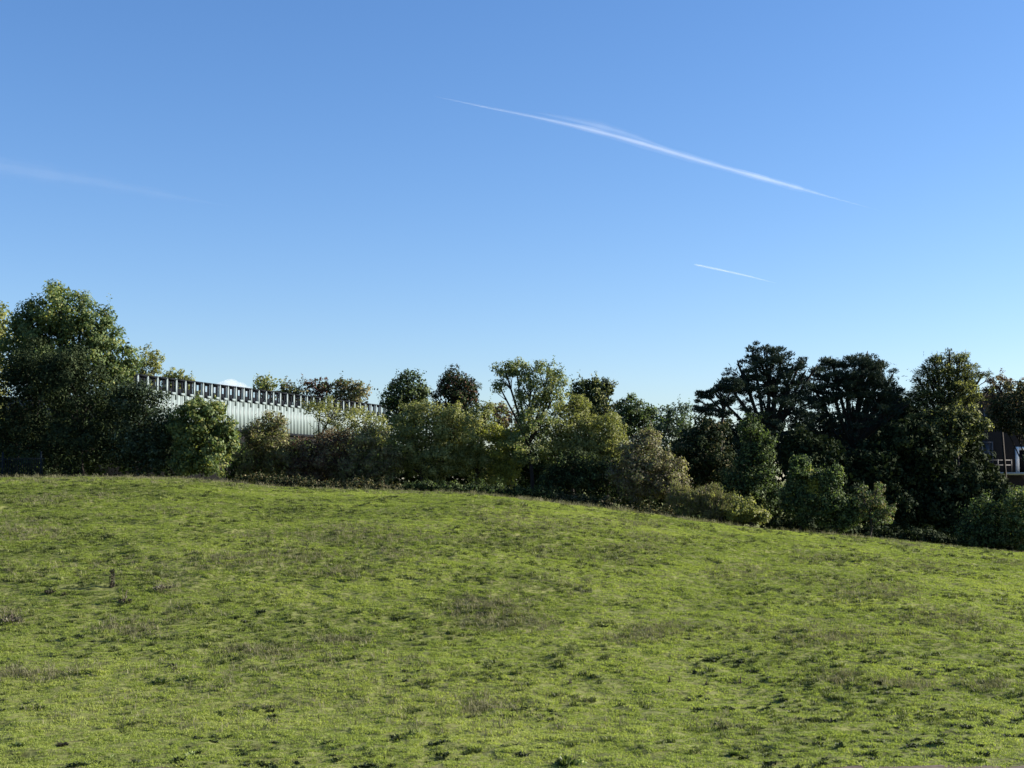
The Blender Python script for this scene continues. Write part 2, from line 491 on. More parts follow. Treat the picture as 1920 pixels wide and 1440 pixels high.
def plant(name, label, cat, lobes, depth, kind='green', n=9000, size=.17, clump=.42, nclump=130, trunk=None, mix=None,
          flat=.75, aspect=.55, fill=.25, bark=None, group=None, upward=.35, thick=.9, base=None, fork=None, shell=.5, seen_trunk=.12, droop=0, shoots=0, face=True):
    """lobes: (px, py, rx, ry[, depth shift]) in photograph pixels at the plant's own distance -> real ellipsoids"""
    k = depth / F
    C, Rr = [], []
    for lb_ in lobes:
        px, py, rx, ry = lb_[:4]
        dy = lb_[4] if len(lb_) > 4 else 0
        c = at(px, py, depth); c[1] += dy
        C.append(c); Rr.append((rx * k, max(min(rx, ry * 1.4) * k * thick, .3), ry * k))
    C, Rr = np.array(C), np.array(Rr)
    if base is None:
        bx = float(np.average(C[:, 0], weights=Rr.prod(1))); by = float(depth)
    else:
        bx, by = at(base, 900, depth)[0], float(depth)
    root = empty(name, (bx, by, gz(bx, by)))
    tag(root, label, cat, group)
    O_ = np.array(root.location)
    wgt = Rr.prod(1) ** .72; wgt /= wgt.sum()
    li = rng.choice(len(C), nclump, p=wgt)
    dr = rdir(nclump)
    rad = shell + (1.04 - shell) * rng.random(nclump) ** .6
    cc = C[li] + dr * Rr[li] * rad[:, None]
    g_ = ground(cc[:, 0], cc[:, 1], False)
    cc[:, 2] = np.maximum(cc[:, 2], g_ + .1)
    crad = clump * (.6 + .8 * rng.random(nclump))
    ctint = rng.random(nclump)
    # leaves around the clumps
    nl = int(n * (1 - fill))
    ci = rng.choice(nclump, nl, p=crad ** 2 / (crad ** 2).sum())
    off = rng.normal(size=(nl, 3)); off /= (np.linalg.norm(off, axis=1, keepdims=True) + 1e-9)
    off *= (rng.random(nl) ** .45)[:, None] * crad[ci][:, None]
    off[:, 2] *= flat
    p = cc[ci] + off
    ax = off / (np.linalg.norm(off, axis=1, keepdims=True) + 1e-9) * .7 + dr[ci] * .5 + rng.normal(size=(nl, 3)) * .6
    ax[:, 2] += upward - droop
    tint = ctint[ci] * .55 + rng.random(nl) * .45
    # loose leaves through the volume
    nf = n - nl
    lf = rng.choice(len(C), nf, p=wgt)
    pf = C[lf] + rdir(nf) * Rr[lf] * ((rng.random(nf) ** .5) * .93)[:, None]
    axf = rng.normal(size=(nf, 3))
    sz = np.concatenate([size * (.6 + .8 * rng.random(nl)), size * (.9 + .9 * rng.random(nf))])
    P_, A_, T_ = np.concatenate([p, pf]), np.concatenate([ax, axf]), np.concatenate([tint, rng.random(nf) * .6])
    if shoots:
        si = rng.choice(nclump, shoots)
        m_ = 14
        sd = dr[si] * .5 + rng.normal(size=(shoots, 3)) * .25; sd[:, 2] = np.abs(sd[:, 2]) + .5
        sd /= np.linalg.norm(sd, axis=1, keepdims=True)
        ln = clump * (.9 + 1.3 * rng.random(shoots))
        tt = np.tile(np.linspace(.2, 1, m_), shoots)
        ps = np.repeat(cc[si], m_, 0) + np.repeat(sd * ln[:, None], m_, 0) * tt[:, None] + rng.normal(size=(shoots * m_, 3)) * size * .35
        P_ = np.concatenate([P_, ps]); A_ = np.concatenate([A_, np.repeat(sd, m_, 0) + rng.normal(size=(shoots * m_, 3)) * .7])
        T_ = np.concatenate([T_, np.repeat(ctint[si], m_) * .5 + .4 * rng.random(shoots * m_)]); sz = np.concatenate([sz, size * (.5 + .5 * rng.random(shoots * m_))])
    A_ /= np.linalg.norm(A_, axis=1, keepdims=True) + 1e-9
    nrm = rng.normal(size=P_.shape)
    if face:                                                 # blades lie along the skin of their clump
        nn_ = off / (np.linalg.norm(off, axis=1, keepdims=True) + 1e-9) * .9 + dr[ci] * .5 + rng.normal(size=(nl, 3)) * .45
        nn_[:, 2] += .25
        nrm[:nl] = nn_
        A_ = rng.normal(size=P_.shape); A_[:, 2] -= .4
    nrm /= np.linalg.norm(nrm, axis=1, keepdims=True) + 1e-9
    gg = ground(P_[:, 0], P_[:, 1], False)
    keep = P_[:, 2] > gg + .02
    P_, A_, T_, sz, nrm = P_[keep], A_[keep], T_[keep], sz[keep], nrm[keep]
    me = leaves(P_ - O_, A_, sz, sz * aspect, np.clip(T_, 0, 1), nrm if face else None)
    me.materials.append(LM[kind])
    if mix:
        me.materials.append(LM[mix[0]])
        sel = (ctint[np.minimum(np.arange(len(P_)) % nclump, nclump - 1)] * 0 + rng.random(len(P_))) < mix[1]
        me.polygons.foreach_set('material_index', sel.astype(np.int32))
    link('crown', me, root)
    # trunk, limbs to each lobe and twigs to clumps
    T = MB()
    H = C[:, 2].max() - O_[2]
    r0 = trunk if trunk is not None else (.06 if cat == 'shrub' else seen_trunk)
    topc = C[np.argmax(C[:, 2])]
    fz = (H * .35 if fork is None else (at(0, fork, depth)[2] - O_[2]))
    fz = max(fz, .25)
    fk = np.array((bx + (topc[0] - bx) * .25, by, O_[2] + fz))
    mid = (O_ + fk) / 2 + np.array((rng.normal() * .06 * fz, rng.normal() * .05 * fz, 0))
    T.tube([O_ - up * .15, O_ + (mid - O_) * .3, mid, fk], [r0 * 1.35, r0 * 1.05, r0 * .92, r0 * .8], 8)
    for i in range(len(C)):
        m1 = fk * .5 + C[i] * .5 + rng.normal(size=3) * .1 * Rr[i].mean() + np.array((0, 0, -.1 * Rr[i][2]))
        rl = r0 * (.62 if i else .72)
        T.tube([fk, m1, C[i], C[i] + (C[i] - m1) * .12], [rl, rl * .75, rl * .5, rl * .12], 6)
    for j in rng.permutation(nclump)[:min(nclump, 60)]:
        c = C[li[j]]; a_ = fk * .25 + c * .75
        m1 = (a_ + cc[j]) / 2 + rng.normal(size=3) * .12
        T.tube([a_, m1, cc[j]], [r0 * .26, r0 * .17, r0 * .05], 4, False)
    T.build('trunk', bark or BARK, root, True, origin=O_)
    return root


exec_order = []
# --- left cluster
plant('broadleaf_tree', 'tall yellow green tree cut off by the left edge behind the dark evergreens', 'tree',
      [(-15, 645, 50, 75), (5, 612, 32, 42), (-40, 740, 60, 90)], 90, 'gold', 7000, .2, .5, 110)
plant('broadleaf_tree', 'tallest broadleaf tree on the left with its sunlit right flank golden green', 'tree',
      [(115, 585, 66, 50), (235, 690, 24, 50), (60, 610, 40, 40), (70, 630, 55, 55), (165, 630, 58, 62), (205, 660, 42, 72), (120, 690, 110, 70), (212, 725, 42, 55), (200, 600, 24, 26), (40, 660, 50, 60), (110, 545, 26, 12)], 84, 'green', 32000, .19, .5, 300, .22,
      mix=('gold', .16), shoots=60, fork=800)
plant('evergreen_shrub', 'dark holm oak bush against the left edge, behind the metal railing', 'shrub',
      [(20, 750, 75, 95), (75, 725, 68, 85), (55, 690, 45, 45), (60, 840, 95, 55), (-40, 800, 60, 95)], 79, 'dark', 17000, .16, .62, 150, shell=.35)
plant('evergreen_shrub', 'dark evergreen bush below the tallest left tree, broadest of the dark left bushes', 'shrub',
      [(165, 745, 76, 84), (130, 700, 55, 50), (150, 840, 90, 55), (220, 800, 60, 70), (110, 700, 40, 40)], 78, 'dark', 17000, .16, .62, 150, shell=.35)
plant('evergreen_shrub', 'rounded grey green evergreen bush right of the dark left mass', 'shrub',
      [(276, 800, 64, 84), (255, 755, 44, 46), (275, 845, 68, 50), (240, 735, 30, 28), (310, 840, 38, 50)], 76.5, 'dark', 15000, .15, .55, 130, shell=.4, mix=('blue', .25))
plant('broadleaf_tree', 'small golden tree rising just behind the near end of the pale building', 'tree',
      [(268, 685, 34, 40), (292, 680, 16, 24), (255, 720, 30, 40)], 128, 'olive', 4200, .2, .45, 70, shoots=30, mix=('gold', .3))
plant('broadleaf_tree', 'low tree top showing over the near roof edge of the pale building', 'tree',
      [(328, 706, 22, 17), (350, 718, 18, 14), (325, 740, 40, 25)], 136, 'olive', 2200, .28, .5, 50, shoots=15)
plant('laurel_bush', 'bright green laurel bush in front of the near end of the pale building', 'shrub',
      [(375, 790, 46, 42), (343, 795, 30, 40), (432, 818, 18, 28), (392, 850, 52, 44), (415, 800, 25, 30), (350, 850, 32, 45), (405, 768, 22, 16)], 75.5, 'green', 14000, .17, .34, 150,
      mix=('gold', .3), aspect=.6, shoots=40, shell=.4)
# --- in front of and behind the pale building
plant('hedge_shrub', 'thin brownish shrub right of the laurel bush, below the pale wall', 'shrub',
      [(470, 818, 20, 20), (500, 820, 48, 42), (480, 860, 42, 42), (530, 866, 42, 42), (515, 790, 28, 20)], 79, 'brown', 11000, .13, .36, 150, mix=('olive', .45), shoots=50)
plant('fruit_tree', 'sparse forked tree with yellowing leaves in front of the far end of the pale wall', 'tree',
      [(625, 775, 52, 28), (680, 790, 42, 32), (600, 765, 26, 22), (650, 815, 60, 34), (706, 805, 28, 35)], 80.5, 'olive', 6200, .12, .34, 120, .11,
      fork=825, base=597, mix=('gold', .25), shoots=50, fill=.1)
plant('hedge_shrub', 'reddish brown hawthorn at the foot of the forked tree', 'shrub',
      [(568, 832, 26, 18), (590, 865, 50, 46), (640, 855, 50, 55), (560, 880, 34, 34)], 78.5, 'rust', 10000, .13, .36, 140, mix=('brown', .55), shoots=40)
plant('hedge_shrub', 'tangled brown green bramble between the forked tree and the round olive willow', 'shrub',
      [(690, 850, 45, 55), (715, 870, 40, 45), (665, 885, 45, 32)], 78, 'brown', 10000, .13, .36, 140, mix=('olive', .4), shoots=40)
for lab, lo, kd, n_ in (
        ('pale green tree top just above the middle of the pale roof edge', [(500, 722, 32, 18), (492, 712, 12, 10), (540, 738, 24, 14)], 'olive', 2200),
        ('dark pointed tree top behind the roof edge, left of the reddish one', [(545, 733, 18, 20), (530, 730, 10, 14), (560, 742, 18, 14)], 'brown', 1600),
        ('reddish brown tree top above the far half of the pale roof edge', [(597, 730, 26, 24), (612, 722, 10, 18), (580, 725, 12, 14)], 'rust', 2400),
        ('broad dull brown tree top at the far end of the pale roof edge', [(645, 735, 26, 26), (672, 740, 24, 22), (640, 720, 14, 12)], 'brown', 3000)):
    plant('broadleaf_tree', lab, 'tree', lo + [(lo[0][0], 775, 34, 40)], 166, kd, n_, .34, .7, 60, mix=('green', .2), shoots=24, group='trees behind the pale building')
plant('broadleaf_tree', 'dark bushy tree standing where the pale building ends', 'tree',
      [(765, 735, 38, 42), (740, 745, 26, 32), (790, 740, 22, 36), (755, 790, 45, 40)], 108, 'green', 8000, .2, .5, 120, mix=('dark', .55), shoots=50)
plant('broadleaf_tree', 'dense rounded copper brown tree behind the round olive willow', 'tree',
      [(855, 725, 34, 34), (850, 745, 38, 40), (880, 745, 20, 32), (850, 790, 45, 40)], 106, 'dark', 9000, .2, .45, 120, mix=('rust', .2), shoots=24)
plant('broadleaf_tree', 'low russet tree top between the copper brown tree and the tall open tree', 'tree',
      [(950, 770, 34, 15), (925, 765, 20, 12), (940, 800, 60, 30)], 100, 'rust', 3000, .18, .4, 60, mix=('olive', .5))
plant('willow_tree', 'round olive green willow with visible trunk in the middle of the hedge', 'tree',
      [(800, 800, 66, 44), (760, 840, 45, 48), (860, 815, 50, 50), (820, 860, 70, 42), (780, 775, 40, 22), (840, 775, 34, 22)], 79, 'olive', 22000, .13, .38, 260, .13,
      fork=890, base=793, mix=('gold', .22), shoots=80)
plant('willow_tree', 'olive leaning tree right of the round willow, lighter at its top', 'tree',
      [(892, 790, 34, 34), (880, 840, 42, 50), (905, 870, 38, 40), (908, 765, 16, 16)], 80.5, 'olive', 10000, .13, .36, 140, mix=('green', .3), shoots=40)
plant('hedge_shrub', 'bright yellow green bush lit by the sun beside the tall open tree', 'shrub',
      [(950, 850, 34, 40), (945, 885, 36, 28), (930, 815, 22, 22), (965, 815, 18, 20)], 80, 'yellow', 8000, .13, .32, 110, mix=('gold', .4), shoots=30)
plant('ash_tree', 'tall open tree with sky showing through its thin crown and a dark leaning trunk', 'tree',
      [(948, 697, 24, 17), (968, 690, 22, 14), (1030, 692, 30, 16), (1042, 712, 20, 17), (995, 715, 30, 16), (935, 722, 16, 12), (1000, 745, 34, 24), (1040, 740, 26, 24), (1005, 790, 42, 30), (985, 840, 40, 32)], 78.5, 'olive', 14500, .13, .34, 220, .13,
      fork=835, base=998, mix=('green', .45), shoots=50, fill=.05, bark=BARK_D)
plant('willow_tree', 'olive golden domed tree right of the tall open tree', 'tree',
      [(1070, 790, 42, 40), (1085, 760, 26, 22), (1050, 835, 50, 42), (1100, 830, 36, 40)], 80, 'olive', 14000, .13, .36, 180, mix=('gold', .4), shoots=50)
plant('willow_tree', 'smaller rounded golden green dome beside the grey brown conical bush', 'tree',
      [(1140, 805, 34, 34), (1150, 840, 36, 40), (1120, 850, 30, 36)], 79.5, 'olive', 9500, .12, .34, 130, mix=('gold', .5), droop=.5)
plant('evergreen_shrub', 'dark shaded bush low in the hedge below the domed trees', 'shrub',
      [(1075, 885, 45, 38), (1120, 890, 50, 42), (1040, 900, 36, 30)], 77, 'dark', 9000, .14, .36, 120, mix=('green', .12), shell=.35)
plant('hedge_shrub', 'grey brown conical bush sloping down to the low broom', 'shrub',
      [(1205, 850, 42, 40), (1190, 895, 52, 46), (1240, 890, 46, 48), (1268, 915, 30, 34), (1215, 820, 24, 20)], 76, 'grey', 17000, .13, .34, 200, mix=('olive', .3), shoots=60)
plant('broadleaf_tree', 'dark many pointed tree top rising behind the domed trees', 'tree',
      [(1120, 735, 34, 26), (1105, 722, 14, 14), (1140, 725, 14, 14), (1085, 735, 22, 22), (1120, 775, 45, 36)], 102, 'dark', 7000, .2, .42, 110, mix=('olive', .4), shoots=40)
plant('broadleaf_tree', 'small dark olive tree behind and above the grey brown bush', 'tree',
      [(1183, 765, 26, 24), (1175, 795, 36, 34), (1210, 790, 22, 28)], 100, 'green', 5000, .18, .4, 80, mix=('dark', .4), shoots=24)
plant('broadleaf_tree', 'distant blue green tree in the dip left of the pines', 'tree',
      [(1240, 785, 38, 32), (1275, 790, 34, 32), (1215, 770, 16, 18), (1285, 765, 12, 14), (1250, 830, 60, 45)], 118, 'blue', 8000, .2, .5, 110, mix=('green', .3), shoots=30)
plant('broom_shrub', 'low spiky olive broom spreading along the crest', 'shrub',
      [(1290, 940, 44, 24), (1340, 948, 50, 26), (1270, 925, 22, 18), (1325, 925, 30, 16)], 73.5, 'grey', 9000, .2, .22, 160, mix=('olive', .5), aspect=.16, upward=1.5, face=False, shoots=120, shell=.3)
plant('broom_shrub', 'low yellow green bush at the right end of the olive broom', 'shrub',
      [(1390, 958, 34, 24), (1420, 966, 26, 14), (1370, 945, 24, 18)], 73.5, 'gold', 6500, .13, .26, 100, mix=('olive', .5), shell=.3, shoots=30)
# --- right group
PG = 'dark pines on the right'
pine = dict(aspect=.24, flat=.5, bark=BARK_D, upward=.5, fill=.09, group=PG, face=False)
plant('pine_tree', 'tallest dark pine with a rounded many knobbed top', 'tree',
      [(1438, 668, 36, 30), (1412, 664, 16, 22), (1465, 672, 22, 18), (1485, 690, 30, 20), (1395, 700, 34, 24), (1365, 722, 26, 16), (1508, 700, 16, 14), (1450, 715, 74, 36), (1440, 690, 50, 40), (1500, 680, 14, 12), (1372, 730, 34, 20), (1345, 742, 30, 7), (1526, 694, 16, 6), (1385, 684, 20, 7), (1440, 765, 80, 40), (1490, 760, 50, 50), (1440, 825, 70, 50)], 92, 'pine', 30000, .23, .38, 320, .24, fork=830, shell=.4, **pine)
plant('pine_tree', 'small open pine with tiered branches and a bare trunk, left of the tallest pine', 'tree',
      [(1325, 740, 22, 8), (1350, 728, 18, 8), (1372, 722, 24, 12), (1320, 765, 24, 7), (1362, 752, 26, 8), (1352, 775, 26, 7), (1310, 752, 10, 5)], 88, 'pine', 6500, .22, .28, 90, .12, fork=772, base=1352, **pine)
plant('pine_tree', 'broad dark pine with layered feathery boughs on its right side', 'tree',
      [(1585, 708, 68, 40), (1625, 715, 50, 34), (1640, 745, 44, 30), (1530, 735, 44, 40), (1560, 680, 24, 14), (1648, 698, 26, 14), (1672, 726, 20, 12), (1682, 752, 22, 14), (1655, 684, 34, 6), (1672, 706, 34, 6), (1688, 733, 30, 6), (1700, 760, 32, 7), (1625, 668, 30, 6), (1590, 700, 62, 34), (1560, 725, 60, 42), (1630, 725, 46, 36), (1600, 765, 85, 42), (1655, 775, 34, 26), (1620, 680, 36, 14), (1560, 810, 80, 50), (1650, 740, 28, 18)], 94, 'pine', 35000, .23, .40, 360, .26, fork=840, shell=.4, **pine)
plant('pine_tree', 'dark layered cedar with a golden lit right edge, in front of the brick building', 'tree',
      [(1722, 712, 30, 6), (1716, 738, 34, 7), (1842, 702, 26, 7), (1735, 690, 26, 6), (1850, 735, 24, 7), (1780, 700, 58, 34), (1775, 745, 66, 40), (1780, 690, 38, 24), (1750, 705, 36, 22), (1815, 700, 26, 26), (1770, 735, 62, 24), (1735, 750, 34, 16), (1800, 745, 44, 30), (1765, 785, 62, 34), (1825, 730, 20, 26), (1780, 664, 12, 12), (1800, 672, 16, 8), (1752, 680, 18, 8)], 95, 'dark', 24000, .2, .42, 280, .22, fork=810,
      aspect=.24, flat=.5, bark=BARK_D, mix=('olive', .42), shoots=90, fill=.14, face=False)
plant('broadleaf_tree', 'leafy lower boughs lit green in front of the brick building', 'tree',
      [(1775, 800, 50, 45), (1815, 790, 32, 30), (1835, 800, 22, 22), (1790, 820, 30, 30)], 93, 'olive', 7500, .18, .36, 110, .1, base=1790, mix=('dark', .6), fork=840)
plant('broadleaf_tree', 'thin russet tree against the sky in the far right corner of the tree line', 'tree',
      [(1875, 715, 24, 16), (1862, 735, 18, 20), (1900, 735, 26, 18), (1880, 765, 34, 26), (1925, 725, 20, 18)], 104, 'rust', 4600, .17, .34, 90, .12, fork=790, base=1880, bark=BARK_D, mix=('brown', .4), shoots=50, fill=.08)
plant('broadleaf_tree', 'dark tree cut off by the right edge above the white door frame', 'tree',
      [(1925, 750, 44, 44), (1895, 785, 38, 34), (1950, 800, 40, 50), (1870, 770, 24, 28)], 100, 'dark', 9500, .18, .4, 120, .10, base=1975, mix=('brown', .25), shoots=30, bark=BARK_D)
plant('broadleaf_tree', 'dark leafy tree leaning right below the tallest pine with a lit right flank', 'tree',
      [(1425, 835, 30, 40), (1420, 885, 40, 50), (1395, 920, 50, 46), (1440, 940, 30, 36), (1405, 800, 24, 20)], 80, 'green', 15000, .15, .4, 180, mix=('dark', .5), shoots=50)
plant('evergreen_shrub', 'dark bush in deep shade below the small open pine', 'shrub',
      [(1320, 850, 50, 52), (1290, 870, 40, 50), (1350, 890, 50, 50), (1330, 810, 40, 26)], 84, 'dark', 15000, .16, .42, 170, shell=.3, mix=('brown', .1))
plant('hazel_bush', 'upright green bush with a yellow patch on its right side', 'shrub',
      [(1500, 890, 28, 30), (1495, 940, 34, 42), (1518, 905, 20, 34), (1505, 865, 14, 16)], 75.5, 'green', 8500, .14, .3, 120, mix=('dark', .35), shoots=30)
_hz = [o for o in COL.objects if o.name.startswith('hazel_bush')][0]
_c = at(1520, 905, 75.2) - np.array(_hz.location); _n = 700
_p = _c + rdir(_n) * np.array((.5, .45, .85)) * (rng.random(_n) ** .5)[:, None]
_l = leaves(_p, rdir(_n), np.full(_n, .14), np.full(_n, .08), rng.random(_n)); _l.materials.append(LM['yellow'])
tag(link('yellow_foliage', _l, _hz), 'yellowing leaves on the right of the bush')
plant('hazel_bush', 'dull green bush between the yellow patched bush and the little spreading tree', 'shrub',
      [(1558, 910, 22, 30), (1560, 955, 38, 36), (1590, 965, 24, 32), (1570, 885, 12, 12)], 75.2, 'green', 8500, .14, .3, 120, mix=('dark', .35), shoots=30)
plant('thorn_tree', 'little spreading tree with bare horizontal branches before the dark gap', 'tree',
      [(1640, 935, 22, 16), (1660, 960, 24, 14), (1618, 930, 18, 18), (1635, 975, 34, 14), (1610, 960, 18, 22), (1645, 915, 12, 10)], 75, 'green', 3000, .13, .24, 80, .06, base=1626, fork=965, mix=('brown', .3), fill=.05, shoots=30)
plant('evergreen_shrub', 'olive dark round bush near the right edge below the terrace', 'shrub',
      [(1845, 965, 40, 42), (1830, 1000, 42, 30), (1870, 990, 40, 40)], 78, 'green', 9500, .14, .36, 130, mix=('dark', .45), shoots=20, shell=.4)
plant('evergreen_shrub', 'olive bush cut off by the right edge, lit on its upper left', 'shrub',
      [(1915, 945, 36, 40), (1920, 990, 45, 45), (1955, 960, 40, 50)], 77, 'green', 9500, .14, .36, 130, mix=('olive', .3), shoots=20, shell=.4)
# understorey in the shade of the pines
UG = 'shaded bushes under the pines'
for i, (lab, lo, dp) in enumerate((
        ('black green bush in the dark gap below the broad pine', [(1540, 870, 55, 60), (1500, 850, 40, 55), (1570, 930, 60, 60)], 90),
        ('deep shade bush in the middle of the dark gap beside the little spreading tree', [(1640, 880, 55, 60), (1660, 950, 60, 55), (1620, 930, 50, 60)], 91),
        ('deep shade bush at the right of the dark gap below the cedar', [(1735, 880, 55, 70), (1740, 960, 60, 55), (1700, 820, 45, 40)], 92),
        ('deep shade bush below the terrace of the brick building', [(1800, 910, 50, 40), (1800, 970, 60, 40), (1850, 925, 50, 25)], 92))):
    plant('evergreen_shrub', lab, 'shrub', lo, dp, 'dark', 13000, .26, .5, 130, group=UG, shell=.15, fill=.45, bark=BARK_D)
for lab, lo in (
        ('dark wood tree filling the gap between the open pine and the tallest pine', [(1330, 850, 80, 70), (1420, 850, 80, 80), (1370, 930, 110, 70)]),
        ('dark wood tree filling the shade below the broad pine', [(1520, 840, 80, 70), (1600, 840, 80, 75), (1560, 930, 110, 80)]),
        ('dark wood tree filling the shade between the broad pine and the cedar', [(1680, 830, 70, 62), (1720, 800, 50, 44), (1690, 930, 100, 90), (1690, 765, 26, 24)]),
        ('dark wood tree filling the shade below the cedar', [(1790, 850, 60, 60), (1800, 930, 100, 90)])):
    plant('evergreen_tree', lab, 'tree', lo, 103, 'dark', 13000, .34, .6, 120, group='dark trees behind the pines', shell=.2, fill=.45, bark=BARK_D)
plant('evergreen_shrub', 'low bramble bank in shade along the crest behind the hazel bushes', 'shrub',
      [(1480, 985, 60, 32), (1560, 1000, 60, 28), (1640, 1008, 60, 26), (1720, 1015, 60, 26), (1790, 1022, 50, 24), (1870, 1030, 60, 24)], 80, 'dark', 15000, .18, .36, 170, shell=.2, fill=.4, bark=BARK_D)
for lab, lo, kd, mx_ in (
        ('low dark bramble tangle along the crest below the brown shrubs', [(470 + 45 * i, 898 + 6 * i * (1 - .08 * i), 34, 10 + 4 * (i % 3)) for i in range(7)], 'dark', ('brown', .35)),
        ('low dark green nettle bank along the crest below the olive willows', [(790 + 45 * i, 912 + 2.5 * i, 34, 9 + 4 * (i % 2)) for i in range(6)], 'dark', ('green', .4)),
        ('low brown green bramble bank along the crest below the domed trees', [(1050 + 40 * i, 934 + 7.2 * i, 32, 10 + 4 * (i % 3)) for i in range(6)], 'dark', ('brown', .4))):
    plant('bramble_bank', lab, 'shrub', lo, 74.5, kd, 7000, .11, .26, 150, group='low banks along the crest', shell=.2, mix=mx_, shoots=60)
for i, (lab, lo, dp, kd) in enumerate((
        ('leafy green tree at the far side of the dark brick building', [(2020, 790, 70, 70), (2000, 870, 80, 90), (2060, 900, 80, 110)], 96, 'green'),
        ('tall dark tree standing past the leafy tree by the brick building', [(2160, 820, 90, 100), (2200, 930, 110, 110), (2120, 960, 80, 90)], 92, 'dark'),
        ('olive bush on the crest past the bush cut off by the right edge', [(2030, 990, 70, 60), (2100, 1010, 70, 60)], 78, 'olive'),
        ('dark evergreen past the left end of the metal railing', [(-150, 760, 90, 120), (-240, 800, 90, 110), (-140, 850, 100, 60)], 80, 'dark'))):
    plant('broadleaf_tree', lab, 'tree', lo, dp, kd, 9000, .24, .5, 120, shell=.25, fill=.3, mix=('green', .2))
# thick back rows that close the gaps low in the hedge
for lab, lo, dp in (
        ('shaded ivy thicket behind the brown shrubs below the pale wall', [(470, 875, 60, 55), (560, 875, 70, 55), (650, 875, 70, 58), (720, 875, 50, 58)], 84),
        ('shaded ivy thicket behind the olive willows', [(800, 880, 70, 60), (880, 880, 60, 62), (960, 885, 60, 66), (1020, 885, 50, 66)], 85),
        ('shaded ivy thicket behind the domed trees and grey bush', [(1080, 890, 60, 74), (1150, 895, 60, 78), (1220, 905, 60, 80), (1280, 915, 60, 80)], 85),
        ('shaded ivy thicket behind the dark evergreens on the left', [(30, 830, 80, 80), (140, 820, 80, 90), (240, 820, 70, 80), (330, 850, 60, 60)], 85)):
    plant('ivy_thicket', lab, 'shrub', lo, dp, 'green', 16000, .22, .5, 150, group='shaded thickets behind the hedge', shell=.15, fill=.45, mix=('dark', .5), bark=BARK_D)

# ------------------------------------------------------------------ railing at the left edge
IRON = plain('dark_painted_steel', (.010, .015, .019), (.018, .025, .030), 4.0, .8, spec=.05)
YF = 74.5
fx0 = at(-60, 880, YF)[0]
fence = empty('fence', (fx0, YF, gz(fx0, YF)))
tag(fence, 'dark metal railing of upright pales at the left edge in front of the evergreens', 'fence')
OF = np.array(fence.location)
pal = MB()
pal.tube([(0, 0, 0), (0, 0, 1.42), (0, 0, 1.5)], [.02, .02, .004], 6)
pal_me = pal.mesh('pale'); pal_me.materials.append(IRON)
sp = at(4, 880, YF)[0] - at(0, 880, YF)[0]
NP = 36
for i in range(NP):
    o = link('pale', pal_me, fence)
    x = fx0 + i * sp
    o.location = (x - OF[0], 0, gz(x, YF) - OF[2] - .1)
for zz in (.22, 1.25):
    q = MB()
    p0 = np.array((fx0, YF + .03, gz(fx0, YF) + zz)); p1 = np.array((fx0 + NP * sp, YF + .03, gz(fx0 + NP * sp, YF) + zz))
    q.box(p0, p1 - p0, (0, .04, 0), (0, 0, .05)); q.build('rail', IRON, fence, origin=OF)
for px in (3, 75):
    x = at(px, 880, YF)[0]
    q = MB(); q.box((x, YF - .05, gz(x, YF) - .1), (.09, 0, 0), (0, .09, 0), (0, 0, 1.78)); q.build('post', IRON, fence, origin=OF)

# ------------------------------------------------------------------ grass
def hit(px, py):
    """where a sight line meets the slope"""
    t, e = ray(px, py)
    yv = np.linspace(22, 70, 500)
    d = ground(t * yv, yv, False) - e * yv
    i = np.argmax(d > 0)
    return t * yv[i], yv[i]


def unlinked(name, me, mat):
    o = bpy.data.objects.new(name, me)
    me.materials.append(mat)
    return o


def tuft(nb, h, spread, w, lean, seed, segs=2):
    r = np.random.default_rng(seed)
    V, Fc = [], []
    for _ in range(nb):
        a = r.random() * 6.283; rad = spread * math.sqrt(r.random())
        p = np.array((math.cos(a) * rad, math.sin(a) * rad, -.01))
        ln = h * (.55 + .7 * r.random()); d = r.normal(size=2) * lean
        b_ = r.random() * 6.283; s = np.array((math.cos(b_), math.sin(b_), 0)) * w * (.7 + .6 * r.random())
        i0 = len(V)
        m_ = p + np.array((d[0] * .35 * ln, d[1] * .35 * ln, ln * .6)); tpt = p + np.array((d[0] * ln, d[1] * ln, ln * (1 - .25 * min(1, abs(d).sum()))))
        V += [p - s, p + s, m_ + s * .8, m_ - s * .8, tpt]
        Fc += [(i0, i0 + 1, i0 + 2, i0 + 3), (i0 + 3, i0 + 2, i0 + 4)]
    return mesh_np('tuft', np.array(V), [len(f) for f in Fc], [i for f in Fc for i in f])


